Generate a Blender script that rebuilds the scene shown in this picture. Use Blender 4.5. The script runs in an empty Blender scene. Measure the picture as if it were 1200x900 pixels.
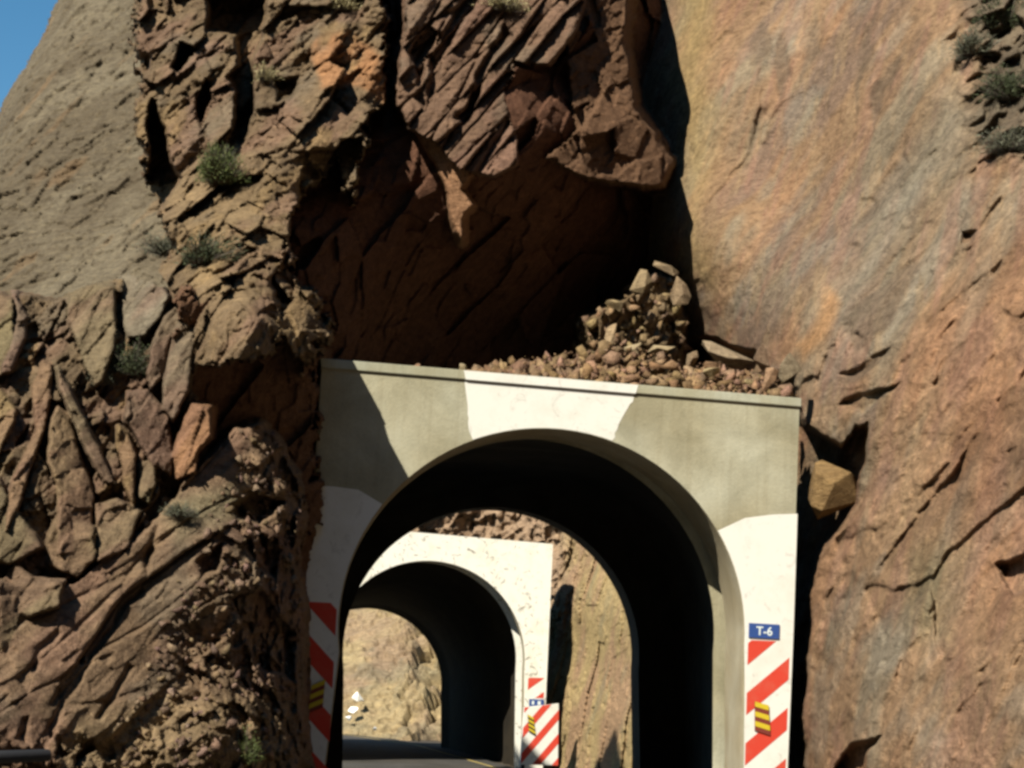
import bpy, bmesh, math, random
import numpy as np
from mathutils import Vector
random.seed(7)
rng = np.random.default_rng(11)
R = math.radians
scene = bpy.context.scene
COL = scene.collection

# ------------------------------------------------------------------ camera model (1200 x 900 reference frame)
F = 2200.0
PITCH, ROLL, HC = R(8.9), R(2.7), 2.33
fw = np.array([0, math.cos(PITCH), math.sin(PITCH)])
r0 = np.array([1.0, 0, 0]); u0 = np.array([0, -math.sin(PITCH), math.cos(PITCH)])
cx = math.cos(ROLL) * r0 + math.sin(ROLL) * u0
cy = -math.sin(ROLL) * r0 + math.cos(ROLL) * u0
CAM = np.array([0, 0, HC])
def rays(px, py):
    px = np.asarray(px, float)[..., None]; py = np.asarray(py, float)[..., None]
    return fw + (px - 600) / F * cx + (450 - py) / F * cy
def at(px, py, Y):
    d = rays(px, py)
    return CAM + d * (np.asarray(Y, float) / d[..., 1])[..., None]

# sun: coming from the left behind the camera
SAZ, SEL = R(33), R(41)
TO_SUN = np.array([-math.sin(SAZ) * math.cos(SEL), -math.cos(SAZ) * math.cos(SEL), math.sin(SEL)])

# ------------------------------------------------------------------ numpy noise
def _h(ix, iy, iz, seed):
    n = (ix.astype(np.int64) * 374761393 + iy.astype(np.int64) * 668265263 + iz.astype(np.int64) * 2147483647 + seed * 974634777) & 0xFFFFFFFF
    n = ((n ^ (n >> 13)) * 1274126177) & 0xFFFFFFFF
    n = ((n ^ (n >> 16)) * 2246822519) & 0xFFFFFFFF
    return ((n ^ (n >> 15)) & 0xFFFFFF) / float(0x1000000)
def vnoise(p, seed=0):
    i = np.floor(p); f = p - i; f = f * f * (3 - 2 * f); i = i.astype(np.int64)
    out = 0
    for dx in (0, 1):
        wx = f[:, 0] if dx else 1 - f[:, 0]
        for dy in (0, 1):
            wy = f[:, 1] if dy else 1 - f[:, 1]
            for dz in (0, 1):
                wz = f[:, 2] if dz else 1 - f[:, 2]
                out = out + wx * wy * wz * _h(i[:, 0] + dx, i[:, 1] + dy, i[:, 2] + dz, seed)
    return out * 2 - 1
def fbm(p, octs=4, seed=0, gain=.5):
    a, s, t = 1.0, 0, 0
    for o in range(octs):
        s = s + a * vnoise(p * 2 ** o + o * 17.3, seed + o); t += a; a *= gain
    return s / t
def facets(p, seed, tilt=1.0, bias=(0, 0, 0)):
    """angular fractured rock: each cell of a jittered lattice is a tilted plate of its own height"""
    i = np.floor(p).astype(np.int64)
    best = np.full(len(p), 9e9); sec = best.copy()
    bh = np.zeros(len(p)); bid = np.zeros(len(p))
    for dx in (-1, 0, 1):
        for dy in (-1, 0, 1):
            for dz in (-1, 0, 1):
                jx, jy, jz = i[:, 0] + dx, i[:, 1] + dy, i[:, 2] + dz
                ex = p[:, 0] - (jx + .1 + .8 * _h(jx, jy, jz, seed))
                ey = p[:, 1] - (jy + .1 + .8 * _h(jx, jy, jz, seed + 1))
                ez = p[:, 2] - (jz + .1 + .8 * _h(jx, jy, jz, seed + 2))
                d = ex * ex + ey * ey + ez * ez
                m = d < best
                sec = np.where(m, best, np.minimum(sec, d))
                best = np.where(m, d, best)
                k = np.nonzero(m)[0]
                a, b, c = jx[k], jy[k], jz[k]
                h0 = _h(a, b, c, seed + 3)
                bh[k] = (h0 * 2 - 1) + tilt * ((_h(a, b, c, seed + 4) * 2 - 1 + bias[0]) * ex[k] + (_h(a, b, c, seed + 5) * 2 - 1 + bias[1]) * ey[k] + (_h(a, b, c, seed + 6) * 2 - 1 + bias[2]) * ez[k])
                bid[k] = _h(a, b, c, seed + 7)
    return bh, np.sqrt(sec) - np.sqrt(best), bid
def ridged(p, octs=5, seed=0, gain=.55):
    a, o_, t = 1.0, 0, 0
    for o in range(octs):
        o_ = o_ + a * (1 - 2 * np.abs(vnoise(p * 2.03 ** o + o * 11.7, seed + o))); t += a; a *= gain
    return o_ / t
def dip(P, ang, la, lb, lc):
    """rock coordinates: la along the beds (dip angle in the x-z plane), lb across, lc into the face"""
    c, s = math.cos(R(ang)), math.sin(R(ang))
    return np.stack([(P[:, 0] * c + P[:, 2] * s) / la, (-P[:, 0] * s + P[:, 2] * c) / lb, P[:, 1] / lc], 1)
def sdist(px, py, poly):
    poly = np.asarray(poly, float)
    d = np.full(px.shape, 1e18); ins = np.zeros(px.shape, bool)
    for k in range(len(poly)):
        a, b = poly[k], poly[(k + 1) % len(poly)]
        ex, ey = b - a
        wx, wy = px - a[0], py - a[1]
        t = np.clip((wx * ex + wy * ey) / (ex * ex + ey * ey + 1e-9), 0, 1)
        d = np.minimum(d, (wx - ex * t) ** 2 + (wy - ey * t) ** 2)
        c = ((a[1] > py) != (b[1] > py)) & (px < (b[0] - a[0]) * (py - a[1]) / (b[1] - a[1] + 1e-12) + a[0])
        ins ^= c
    return np.sqrt(d) * np.where(ins, -1, 1)
def rbf(pts, c=70.0):
    pts = np.asarray(pts, float); X = pts[:, :2] / 100; v = pts[:, 2]; n = len(X)
    A = np.sqrt(((X[:, None] - X[None]) ** 2).sum(-1) + (c / 100) ** 2)
    Pm = np.c_[np.ones(n), X]
    M = np.block([[A, Pm], [Pm.T, np.zeros((3, 3))]])
    w = np.linalg.solve(M, np.r_[v, 0, 0, 0])
    def f(px, py):
        x, y = px / 100, py / 100
        o = w[n] + w[n + 1] * x + w[n + 2] * y
        for k in range(n):
            o = o + w[k] * np.sqrt((x - X[k, 0]) ** 2 + (y - X[k, 1]) ** 2 + (c / 100) ** 2)
        return o
    return f
def sstep(a, b, x):
    t = np.clip((x - a) / (b - a), 0, 1); return t * t * (3 - 2 * t)

# ------------------------------------------------------------------ materials
def new_mat(name):
    m = bpy.data.materials.new(name); m.use_nodes = True
    nt = m.node_tree; b = nt.nodes['Principled BSDF']
    b.inputs['Specular IOR Level'].default_value = .25
    return m, nt, b
def N(nt, t, **kw):
    n = nt.nodes.new(t)
    for k, v in kw.items():
        if k in n.inputs: n.inputs[k].default_value = v
        else: setattr(n, k, v)
    return n
def ramp(nt, src, stops):
    r = nt.nodes.new('ShaderNodeValToRGB'); e = r.color_ramp.elements
    while len(e) < len(stops): e.new(.5)
    for k, (p, c) in enumerate(stops):
        e[k].position = p; e[k].color = (*c, 1) if len(c) == 3 else c
    nt.links.new(src, r.inputs[0]); return r.outputs[0]
def mix(nt, a, b, fac, mode='MIX'):
    m = nt.nodes.new('ShaderNodeMix'); m.data_type = 'RGBA'; m.blend_type = mode
    for s, v in ((0, fac), (6, a), (7, b)):
        if hasattr(v, 'is_linked'): nt.links.new(v, m.inputs[s])
        else: m.inputs[s].default_value = v if s == 0 else (*v, 1)
    return m.outputs[2]
def bump(nt, b, h, strength, dist):
    n = N(nt, 'ShaderNodeBump', Strength=strength, Distance=dist)
    nt.links.new(h, n.inputs['Height']); nt.links.new(n.outputs[0], b.inputs['Normal'])
def mat_rock(name, scale=1.0):
    m, nt, b = new_mat(name); L = nt.links.new
    at_ = N(nt, 'ShaderNodeAttribute', attribute_name='rock_tint')
    g = N(nt, 'ShaderNodeNewGeometry')
    n1 = N(nt, 'ShaderNodeTexNoise', Scale=9 * scale, Detail=8.0, Roughness=.65); L(g.outputs['Position'], n1.inputs['Vector'])
    n2 = N(nt, 'ShaderNodeTexNoise', Scale=42 * scale, Detail=5.0, Roughness=.6); L(g.outputs['Position'], n2.inputs['Vector'])
    f1 = ramp(nt, n1.outputs[0], [(.3, (.62, .6, .58)), (.5, (1, 1, 1)), (.7, (1.32, 1.3, 1.25))])
    f2 = ramp(nt, n2.outputs[0], [(.3, (.72, .72, .72)), (.7, (1.25, 1.25, 1.25))])
    c = mix(nt, at_.outputs['Color'], f1, .85, 'MULTIPLY'); c = mix(nt, c, f2, .8, 'MULTIPLY')
    L(c, b.inputs['Base Color']); b.inputs['Roughness'].default_value = .92; b.inputs['Specular IOR Level'].default_value = .1
    mp = N(nt, 'ShaderNodeMapping'); mp.inputs['Rotation'].default_value = (0, R(60), 0); mp.inputs['Scale'].default_value = (2.2 * scale, 14 * scale, 16 * scale); L(g.outputs['Position'], mp.inputs[0])
    n3 = N(nt, 'ShaderNodeTexNoise', Scale=1.0, Detail=7.0, Roughness=.65, Distortion=.4); L(mp.outputs[0], n3.inputs['Vector'])
    c = mix(nt, c, ramp(nt, n3.outputs[0], [(.32, (.66, .62, .6)), (.52, (1, 1, 1)), (.7, (1.25, 1.22, 1.15))]), .75, 'MULTIPLY'); L(c, b.inputs['Base Color'])
    n1b = N(nt, 'ShaderNodeMath', operation='ADD'); L(n1.outputs[0], n1b.inputs[0]); L(n3.outputs[0], n1b.inputs[1]); n1 = n1b
    ad = N(nt, 'ShaderNodeMath', operation='ADD'); L(n1.outputs[0], ad.inputs[0]); L(n2.outputs[0], ad.inputs[1])
    bump(nt, b, ad.outputs[0], .7, .05 / scale)
    return m
def mat_concrete(name, lo, hi, sc=1.0, bmp=.25, rough=.85):
    m, nt, b = new_mat(name); L = nt.links.new
    g = N(nt, 'ShaderNodeNewGeometry')
    n1 = N(nt, 'ShaderNodeTexNoise', Scale=1.1 * sc, Detail=7.0, Roughness=.6, Distortion=.6); L(g.outputs['Position'], n1.inputs['Vector'])
    mp = N(nt, 'ShaderNodeMapping'); mp.inputs['Scale'].default_value = (5 * sc, 5 * sc, .5 * sc); L(g.outputs['Position'], mp.inputs[0])
    n3 = N(nt, 'ShaderNodeTexNoise', Scale=1.0, Detail=4.0); L(mp.outputs[0], n3.inputs['Vector'])
    n2 = N(nt, 'ShaderNodeTexNoise', Scale=30 * sc, Detail=4.0); L(g.outputs['Position'], n2.inputs['Vector'])
    c = ramp(nt, n1.outputs[0], [(.30, lo), (.66, hi)])
    c = mix(nt, c, ramp(nt, n3.outputs[0], [(.3, (.85, .83, .8)), (.6, (1, 1, 1))]), .35, 'MULTIPLY')
    c = mix(nt, c, ramp(nt, n2.outputs[0], [(.3, (.86, .86, .86)), (.6, (1, 1, 1))]), .7, 'MULTIPLY')
    mp2 = N(nt, 'ShaderNodeMapping'); mp2.inputs['Scale'].default_value = (9 * sc, 9 * sc, .22 * sc); L(g.outputs['Position'], mp2.inputs[0])
    n5 = N(nt, 'ShaderNodeTexNoise', Scale=1.0, Detail=5.0, Roughness=.7); L(mp2.outputs[0], n5.inputs['Vector'])
    c = mix(nt, c, ramp(nt, n5.outputs[0], [(.36, (.74, .7, .64)), (.5, (1, 1, 1))]), .3, 'MULTIPLY')
    n6 = N(nt, 'ShaderNodeTexNoise', Scale=.55 * sc, Detail=3.0); L(g.outputs['Position'], n6.inputs['Vector'])
    c = mix(nt, c, ramp(nt, n6.outputs[0], [(.4, (.88, .80, .68)), (.6, (1, 1, 1.02))]), .7, 'MULTIPLY')
    L(c, b.inputs['Base Color']); b.inputs['Roughness'].default_value = rough
    bump(nt, b, n2.outputs[0], bmp, .02)
    return m
def mat_paint(name, col, dirt=(.4, .36, .28), amount=.5, flecks=0.0):
    m, nt, b = new_mat(name); L = nt.links.new
    g = N(nt, 'ShaderNodeNewGeometry')
    n1 = N(nt, 'ShaderNodeTexNoise', Scale=1.7, Detail=9.0, Roughness=.7); L(g.outputs['Position'], n1.inputs['Vector'])
    f = ramp(nt, n1.outputs[0], [(.5, (0, 0, 0)), (.78, (amount,) * 3)])
    c = mix(nt, col, dirt, f)
    if flecks:
        n2 = N(nt, 'ShaderNodeTexNoise', Scale=4.5, Detail=8.0, Roughness=.75, Distortion=1.5); L(g.outputs['Position'], n2.inputs['Vector'])
        c = mix(nt, c, (.12, .1, .07), ramp(nt, n2.outputs[0], [(.57, (0, 0, 0)), (.62, (flecks,) * 3)]))
    L(c, b.inputs['Base Color']); b.inputs['Roughness'].default_value = .75
    n4 = N(nt, 'ShaderNodeTexNoise', Scale=25.0, Detail=3.0); L(g.outputs['Position'], n4.inputs['Vector'])
    bump(nt, b, n4.outputs[0], .15, .01)
    return m
def mat_leaf(name, a, c2):
    m, nt, b = new_mat(name)
    oi = N(nt, 'ShaderNodeNewGeometry'); n = N(nt, 'ShaderNodeTexNoise', Scale=14.0, Detail=2.0)
    nt.links.new(oi.outputs['Position'], n.inputs['Vector'])
    nt.links.new(ramp(nt, n.outputs[0], [(.35, a), (.65, c2)]), b.inputs['Base Color'])
    b.inputs['Roughness'].default_value = .7
    return m
M = dict(
    rock=mat_rock('rock'), far_rock=mat_rock('far_rock', .5),
    concrete=mat_concrete('concrete', (.235, .228, .16), (.405, .395, .295)),
    coping=mat_concrete('coping_concrete', (.29, .295, .22), (.38, .385, .30), 2),
    jamb=mat_concrete('jamb_concrete', (.265, .24, .17), (.345, .315, .23), 1.5),
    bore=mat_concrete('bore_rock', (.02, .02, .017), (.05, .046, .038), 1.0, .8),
    lining=mat_concrete('dark_lining', (.010, .008, .005), (.030, .024, .014), 1.0, .5),  # near-black tone over the whole far lining
    white=mat_paint('white_paint', (.62, .615, .56), (.42, .39, .3), .45, .22),
    old_white=mat_paint('weathered_white_paint', (.66, .65, .58), (.5, .47, .3), .6, .85),
    red=mat_paint('red_paint', (.50, .045, .024), (.42, .18, .12), .4),
    blue=mat_paint('blue_enamel', (.024, .06, .21), (.08, .1, .16), .3),
    letter=mat_paint('white_letters', (.62, .68, .66), (.5, .5, .5), .3),
    yellow=mat_paint('yellow_reflector', (.50, .38, .02), (.4, .3, .05), .3),
    maroon=mat_paint('maroon_reflector', (.16, .03, .02), (.1, .05, .03), .3),
    black=mat_paint('black_reflector', (.03, .022, .012), (.06, .05, .03), .3),
    asphalt=mat_concrete('asphalt', (.04, .04, .038), (.07, .066, .06), 1.0, .4),
    road_yellow=mat_paint('road_yellow', (.55, .42, .12), (.3, .27, .2), .6),
    dust=mat_concrete('dust_ground', (.05, .043, .035), (.085, .072, .055), .5, .6),
    rubber=mat_paint('black_bitumen_paint', (.02, .021, .024), (.05, .05, .05), .4),
    whitewash=mat_paint('whitewash', (.8, .79, .74), (.6, .55, .45), .3),
    leaf_green=mat_leaf('bright_shrub_leaf', (.045, .065, .016), (.11, .125, .04)),
    leaf_dark=mat_leaf('dark_shrub_leaf', (.025, .036, .016), (.06, .07, .03)),
    leaf_grey=mat_leaf('grey_shrub_leaf', (.055, .062, .04), (.13, .13, .085)),
    straw=mat_leaf('straw_grass', (.2, .17, .08), (.34, .29, .15)),
    twig=mat_leaf('twig', (.05, .04, .03), (.12, .1, .08)),
)

# ------------------------------------------------------------------ object helpers
def tag(o, label=None, cat=None, group=None, kind=None):
    for k, v in (('label', label), ('category', cat), ('group', group), ('kind', kind)):
        if v: o[k] = v
    return o
def empty(name, loc):
    o = bpy.data.objects.new(name, None); COL.objects.link(o); o.location = loc; o.empty_display_size = .3
    return o
def link_mesh(name, verts, faces, m, parent=None, smooth=False, origin=None):
    """verts are world coordinates; the object's origin goes to its parent's place or to 'origin'"""
    v = np.asarray(verts, float)
    o0 = np.array(parent.location if parent is not None and parent.type == 'EMPTY' else (origin if origin is not None else (0, 0, 0)), float)
    if parent is not None and parent.type != 'EMPTY':
        o0 = np.array(parent['_o'])
    me = bpy.data.meshes.new(name)
    v = v - o0
    if isinstance(faces, np.ndarray):
        me.vertices.add(len(v)); me.vertices.foreach_set('co', v.astype(np.float32).ravel())
        k = faces.shape[1]
        me.loops.add(faces.size); me.polygons.add(len(faces))
        me.loops.foreach_set('vertex_index', faces.astype(np.int32).ravel())
        me.polygons.foreach_set('loop_start', np.arange(0, faces.size, k, dtype=np.int32))
        me.update(calc_edges=True)
    else:
        me.from_pydata([tuple(q) for q in v], [], faces); me.update()
    me.materials.append(m)
    if smooth: me.polygons.foreach_set('use_smooth', np.ones(len(me.polygons), bool))
    o = bpy.data.objects.new(name, me); COL.objects.link(o)
    if parent is not None: o.parent = parent
    elif origin is not None: o.location = origin
    return o
def tint(o, col):
    a = o.data.attributes.new('rock_tint', 'FLOAT_COLOR', 'POINT')
    col = np.asarray(col) * .8
    a.data.foreach_set('color', np.c_[col, np.ones(len(col))].astype(np.float32).ravel())
def recalc(o):
    bm = bmesh.new(); bm.from_mesh(o.data); bmesh.ops.recalc_face_normals(bm, faces=bm.faces); bm.to_mesh(o.data); bm.free()
def bevel(o, w, seg=2):
    md = o.modifiers.new('bevel', 'BEVEL'); md.width = w; md.segments = seg; md.limit_method = 'ANGLE'

# ------------------------------------------------------------------ portal frames
class Frame:
    """a vertical plane (u to the right, w up, n towards the traffic) through the point seen at (px,py), Y metres off"""
    def __init__(s, px, py, Y, yaw):
        p = at(px, py, Y); s.o = np.array([p[0], p[1], 0.0])
        s.u = np.array([math.cos(yaw), math.sin(yaw), 0]); s.n = np.array([math.sin(yaw), -math.cos(yaw), 0]); s.w = np.array([0, 0, 1.0])
    def uv(s, px, py):
        d = rays(px, py); t = ((s.o - CAM) @ s.n) / (d @ s.n)
        q = CAM + d * t[..., None] - s.o if np.ndim(t) else CAM + d * t - s.o
        return np.stack([q @ s.u, q @ s.w], -1)
    def P(s, uv, n=0.0):
        uv = np.asarray(uv, float)
        return s.o + uv[..., :1] * s.u + uv[..., 1:2] * s.w + np.asarray(n, float) * s.n
def arch_px(cxp, cyp, rad, lx, by_l, rx, by_r, n=48):
    """outline from lower left over the crown to lower right, picture coordinates"""
    a = np.radians(np.linspace(186, -6, n))
    pts = [(cxp + rad * math.cos(t), cyp - rad * math.sin(t)) for t in a]
    return np.array([(lx, by_l)] + pts + [(rx, by_r)])
def clip_poly(poly, f):
    out = []
    for k in range(len(poly)):
        a, b = poly[k], poly[(k + 1) % len(poly)]
        fa, fb = f(a), f(b)
        if fa >= 0: out.append(a)
        if fa * fb < 0:
            t = fa / (fa - fb); out.append((a[0] + (b[0] - a[0]) * t, a[1] + (b[1] - a[1]) * t))
    return out
def stripes(quad, slope, period, duty, phase, red_first=True):
    """diagonal band polygons inside a convex quad of (u,w)"""
    ks = [(q[1] - slope * q[0] - phase) / period for q in quad]
    out = []
    for k in range(math.floor(min(ks)) - 1, math.ceil(max(ks)) + 1):
        lo, hi = phase + k * period, phase + (k + duty) * period
        p = clip_poly(quad, lambda q: q[1] - slope * q[0] - lo)
        if len(p) > 2: p = clip_poly(p, lambda q: hi - (q[1] - slope * q[0]))
        if len(p) > 2: out.append(p)
    return out
def sheet(name, fr, polys, m, parent, n):
    """flat painted sheets, n metres proud of the face"""
    vs, fs = [], []
    for p in polys:
        fs.append(list(range(len(vs), len(vs) + len(p)))); vs += [fr.P(q, n) for q in p]
    o = link_mesh(name, vs, fs, m, parent)
    bm = bmesh.new(); bm.from_mesh(o.data); bmesh.ops.triangulate(bm, faces=bm.faces[:]); bm.to_mesh(o.data); bm.free()
    return o
def slab(name, fr, poly, n0, n1, m, parent, bev=0):
    """prism of a (u,w) polygon between n0 and n1"""
    k = len(poly)
    vs = [fr.P(q, n1) for q in poly] + [fr.P(q, n0) for q in poly]
    fs = [list(range(k)), list(range(2 * k - 1, k - 1, -1))] + [[i, i + k, (i + 1) % k + k, (i + 1) % k] for i in range(k)]
    o = link_mesh(name, vs, fs, m, parent); recalc(o)
    if bev: bevel(o, bev)
    return o
def ring_wall(name, fr, arch, outer, t, m, parent):
    """wall with an arched opening; outer matches arch point for point"""
    k = len(arch)
    vs = [fr.P(q, 0) for q in arch] + [fr.P(q, 0) for q in outer] + [fr.P(q, -t) for q in arch] + [fr.P(q, -t) for q in outer]
    fs = []
    for i in range(k - 1):
        fs += [[i, i + k, i + 1 + k, i + 1], [i + k, i + 3 * k, i + 1 + 3 * k, i + 1 + k], [i + 2 * k, i + 2 * k + 1, i + 3 * k + 1, i + 3 * k]]
    return link_mesh(name, vs, fs, m, parent)
def loft(name, secs, m, parent, smooth=True):
    k = len(secs[0]); vs = np.concatenate(secs)
    fs = [[s * k + i, s * k + i + 1, (s + 1) * k + i + 1, (s + 1) * k + i] for s in range(len(secs) - 1) for i in range(k - 1)]
    return link_mesh(name, vs, fs, m, parent, smooth)
def outer_for(arch, tl, tr, bl, br):
    """project arch points onto the outer rectangle (tl, tr, bl, br in u,w)"""
    tl, tr, bl, br = map(np.array, (tl, tr, bl, br))
    n = len(arch); cen = arch[1:-1].mean(0); out = []
    segs = ((bl, tl), (tl, tr), (tr, br))
    for i, q in enumerate(arch):
        if i == 0: out.append(bl); continue
        if i == n - 1: out.append(br); continue
        d = q - np.array([(arch[1][0] + arch[-2][0]) / 2, (arch[1][1] + arch[-2][1]) / 2 - .05]); best = None
        o0 = q - d
        for a, b in segs:
            e = b - a; den = d[0] * e[1] - d[1] * e[0]
            if abs(den) < 1e-9: continue
            w = a - o0
            t = (w[0] * e[1] - w[1] * e[0]) / den; s = (w[0] * d[1] - w[1] * d[0]) / den
            if t > 0 and -1e-6 <= s <= 1 + 1e-6 and (best is None or t < best): best = t
        out.append(o0 + d * best)
    out = np.array(out)
    for c in (tl, tr):                       # snap the nearest point onto the true corners
        out[np.argmin(((out - c) ** 2).sum(1))] = c
    return out
def ragged(poly, step=.06, amp=.02, seed=3, skip=()):
    r = random.Random(seed); out = []
    for k in range(len(poly)):
        a, b = np.array(poly[k]), np.array(poly[(k + 1) % len(poly)]); out.append(tuple(a))
        if k in skip: continue
        L_ = np.linalg.norm(b - a); n = int(L_ / step); nn = np.array([b[1] - a[1], a[0] - b[0]]) / (L_ + 1e-9)
        for i in range(1, n): out.append(tuple(a + (b - a) * i / n + nn * r.gauss(0, amp)))
    return out
def lettering(name, fr, text, cen, height, m, parent, n):
    cu = bpy.data.curves.new(name, 'FONT'); cu.body = text; cu.align_x = 'CENTER'; cu.align_y = 'CENTER'; cu.extrude = .002; cu.offset = .012
    to = bpy.data.objects.new('text_tmp', cu); COL.objects.link(to)
    me = bpy.data.meshes.new_from_object(to.evaluated_get(bpy.context.evaluated_depsgraph_get()))
    bpy.data.objects.remove(to); bpy.data.curves.remove(cu)
    co = np.array([v.co[:] for v in me.vertices]); faces = [list(p.vertices) for p in me.polygons]; bpy.data.meshes.remove(me)
    s = height / (co[:, 1].max() - co[:, 1].min())
    mid = (co.max(0) + co.min(0)) / 2
    vs = [fr.P((cen[0] + (c[0] - mid[0]) * s, cen[1] + (c[1] - mid[1]) * s), n + (.002 if c[2] > 0 else 0)) for c in co]
    return link_mesh(name, vs, faces, m, parent)

AX1 = np.array([math.sin(R(-5.6)), math.cos(R(-5.6)), 0])

# ---- near portal
f1 = Frame(634, 740, 24.1, R(12.5))
g1 = f1.uv(np.array([634.]), np.array([999.]))
near = empty('tunnel_portal', f1.P((0, 0)))
tag(near, 'near concrete tunnel portal with arched opening, patchy white paint and rubble on its roof', 'tunnel portal', 'tunnel portals across the road')
A1 = f1.uv(*arch_px(634, 740, 238, 366, 1010, 871, 1010).T)
A1[0, 1] = A1[-1, 1] = -.05
tl, tr = f1.uv(*np.array([(377, 431), (937, 476)], float).T)
bl = f1.uv(np.array([338.]), np.array([1020.]))[0]; br = f1.uv(np.array([918.]), np.array([1020.]))[0]
bl[1] = br[1] = -.05
O1 = outer_for(A1, tl, tr, bl, br)
T1 = 1.05
ring_wall('portal_wall', f1, A1, O1, 1.2, M['concrete'], near)
def shift(fr, uv, s, du=0, dw=0):
    """outline pushed s metres along the tunnel axis"""
    c = np.array([0, fr_c[1]]); q = uv.copy()
    if du or dw:
        q = uv.copy(); q[:, 0] += np.sign(uv[:, 0]) * du * np.minimum(1, np.abs(uv[:, 0]) / .8); q[:, 1] += np.where(uv[:, 1] > c[1], dw * (uv[:, 1] - c[1]) / 2.6, 0)
    return fr.P(q, 0) + AX1 * s
fr_c = f1.uv(np.array(634.), np.array(740.))
loft('arch_jamb', [shift(f1, A1, 0), shift(f1, A1, .05, -.012, -.012), shift(f1, A1, T1, -.012, -.012)], M['jamb'], near)
# far mouth of the near tunnel
e1 = Frame(570, 768, 33.6, R(7))
E1 = e1.uv(*arch_px(570, 768, 170, 398, 960, 742, 960).T); E1[0, 1] = E1[-1, 1] = -.05
lo = [shift(f1, A1, T1, 0, 0), shift(f1, A1, T1 + .05, 1.0, .25)]
for k in range(1, 8):
    q = shift(f1, A1, T1 + k * .95, 1.0 + .08 * math.sin(k * 2.1), .25 + .04 * math.cos(k * 3)); lo.append(q)
wide = E1.copy(); wide[:, 0] *= 1.28; wide[:, 1] = np.where(wide[:, 1] > 0, wide[:, 1] * 1.06, wide[:, 1])
lo += [e1.P(wide, .75), e1.P(E1, .7)]
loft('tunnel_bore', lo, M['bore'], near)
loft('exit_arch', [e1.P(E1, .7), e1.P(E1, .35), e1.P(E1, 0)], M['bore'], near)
# coping along the top edge
ctop = f1.uv(*np.array([(375, 420), (772, 453.5), (801, 456.5), (938, 467)], float).T)
cbot = f1.uv(*np.array([(376, 431), (772, 464), (801, 467), (938, 477)], float).T)
slab('coping', f1, [ctop[0], ctop[3], cbot[3], cbot[0]], -.5, .035, M['coping'], near, .008)
# roof slab behind the coping
zr = [ctop[0][1] - .06, ctop[3][1] - .06]
slab('roof_slab', f1, [(ctop[0][0], zr[0] - .25), (ctop[3][0], zr[1] - .25), (ctop[3][0], zr[1]), (ctop[0][0], zr[0])], -3.2, -.505, M['concrete'], near)
slab('side_wall', f1, [(br[0] - .35, -.05), (br[0] - .002, -.05), (tr[0] - .002, zr[1] - .26), (tr[0] - .35, zr[1] - .26)], -1.45, -1.205, M['concrete'], near)

def arc_between(a0, a1, n=14, rr=238.6):
    return [(634 + rr * math.cos(t), 740 - rr * math.sin(t)) for t in np.radians(np.linspace(a0, a1, n))]
def ang(px, py): return math.degrees(math.atan2(740 - py, px - 634))
pap = lambda pts, fr=f1: [tuple(q) for q in fr.uv(*np.array(pts, float).T)]
# white paint: crown, right leg, left leg
crown = pap([(544, 445), (548, 475), (549, 500)] + arc_between(ang(554, 515), ang(717, 517)) + [(731, 486), (744, 461)])
sheet('white_paint', f1, [ragged(crown, .05, .012, 4, (0,) + tuple(range(3, 16)) + (18,))], M['white'], near, .003)
rl = pap(arc_between(ang(841, 622), -4, 10) + [(872.5, 800), (871.5, 900), (871.5, 1005), (916, 1005), (923, 900), (930, 735), (934.5, 602), (905, 603), (873, 607)])
sheet('white_paint', f1, [rl], M['white'], near, .003)
ll = pap(arc_between(186, ang(447, 590), 10) + [(420, 574), (390, 570), (367, 569), (352, 765), (340, 1000), (367, 1000)])
sheet('white_paint', f1, [ll], M['white'], near, .003)
# coping paint over the crown
cp = pap([(543, 434.5), (545, 445.0), (744, 461.6), (747, 451.6)])
sheet('white_paint', f1, [cp], M['white'], near, .038)
def pxslope(fr, a, b):
    p, q = fr.uv(*np.array([a, b], float).T); return (q[1] - p[1]) / (q[0] - p[0])
# red stripes, right leg then left leg
qr = pap([(876.5, 750), (925.5, 752), (917, 1000), (870, 1000)])
sl = pxslope(f1, (876, 813), (924, 773)); ref = f1.uv(np.array(876.), np.array(836.5))
per = abs(f1.uv(np.array(871.), np.array(871.))[1] - f1.uv(np.array(873.), np.array(812.))[1])
sheet('hazard_stripes', f1, stripes(qr, sl, per, .44, ref[1] - sl * ref[0]), M['red'], near, .006)
ql = pap([(360, 705), (395, 707), (379, 1000), (341, 1000)])
sll = pxslope(f1, (363, 712), (389, 741)); refl = f1.uv(np.array(389.), np.array(741.))
sheet('hazard_stripes', f1, stripes(ql, sll, per, .5, refl[1] - sll * refl[0]), M['red'], near, .006)
# number plate and reflectors
pl = pap([(877.5, 730), (913, 732), (912.5, 749), (877, 747)])
plate = slab('number_plate', f1, pl, .002, .02, M['blue'], near); plate['_o'] = list(near.location)
lettering('lettering', f1, 'T-6', np.mean(pl, 0), .115, M['letter'], plate, .0215)
def reflector(fr, poly, nb, back, parent, n):
    o = slab('hazard_reflector', fr, poly, n, n + .014, M[back], parent); o['_o'] = list(parent.location)
    a, b, c, d = map(np.array, poly); st = []
    for k in range(nb):
        t0, t1 = k / nb * 1.0, (k + .52) / nb
        st.append([tuple(a + (d - a) * t0), tuple(b + (c - b) * t0), tuple(b + (c - b) * t1), tuple(a + (d - a) * t1)])
    sheet('reflector_bands', fr, st, M['yellow'], o, n + .017)
    return o
reflector(f1, pap([(884, 822), (900, 826.5), (902, 862), (884, 856)]), 3, 'maroon', near, .008)
reflector(f1, pap([(381, 796), (365, 803), (361, 836), (378, 829)]), 3, 'maroon', near, .008)

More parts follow.
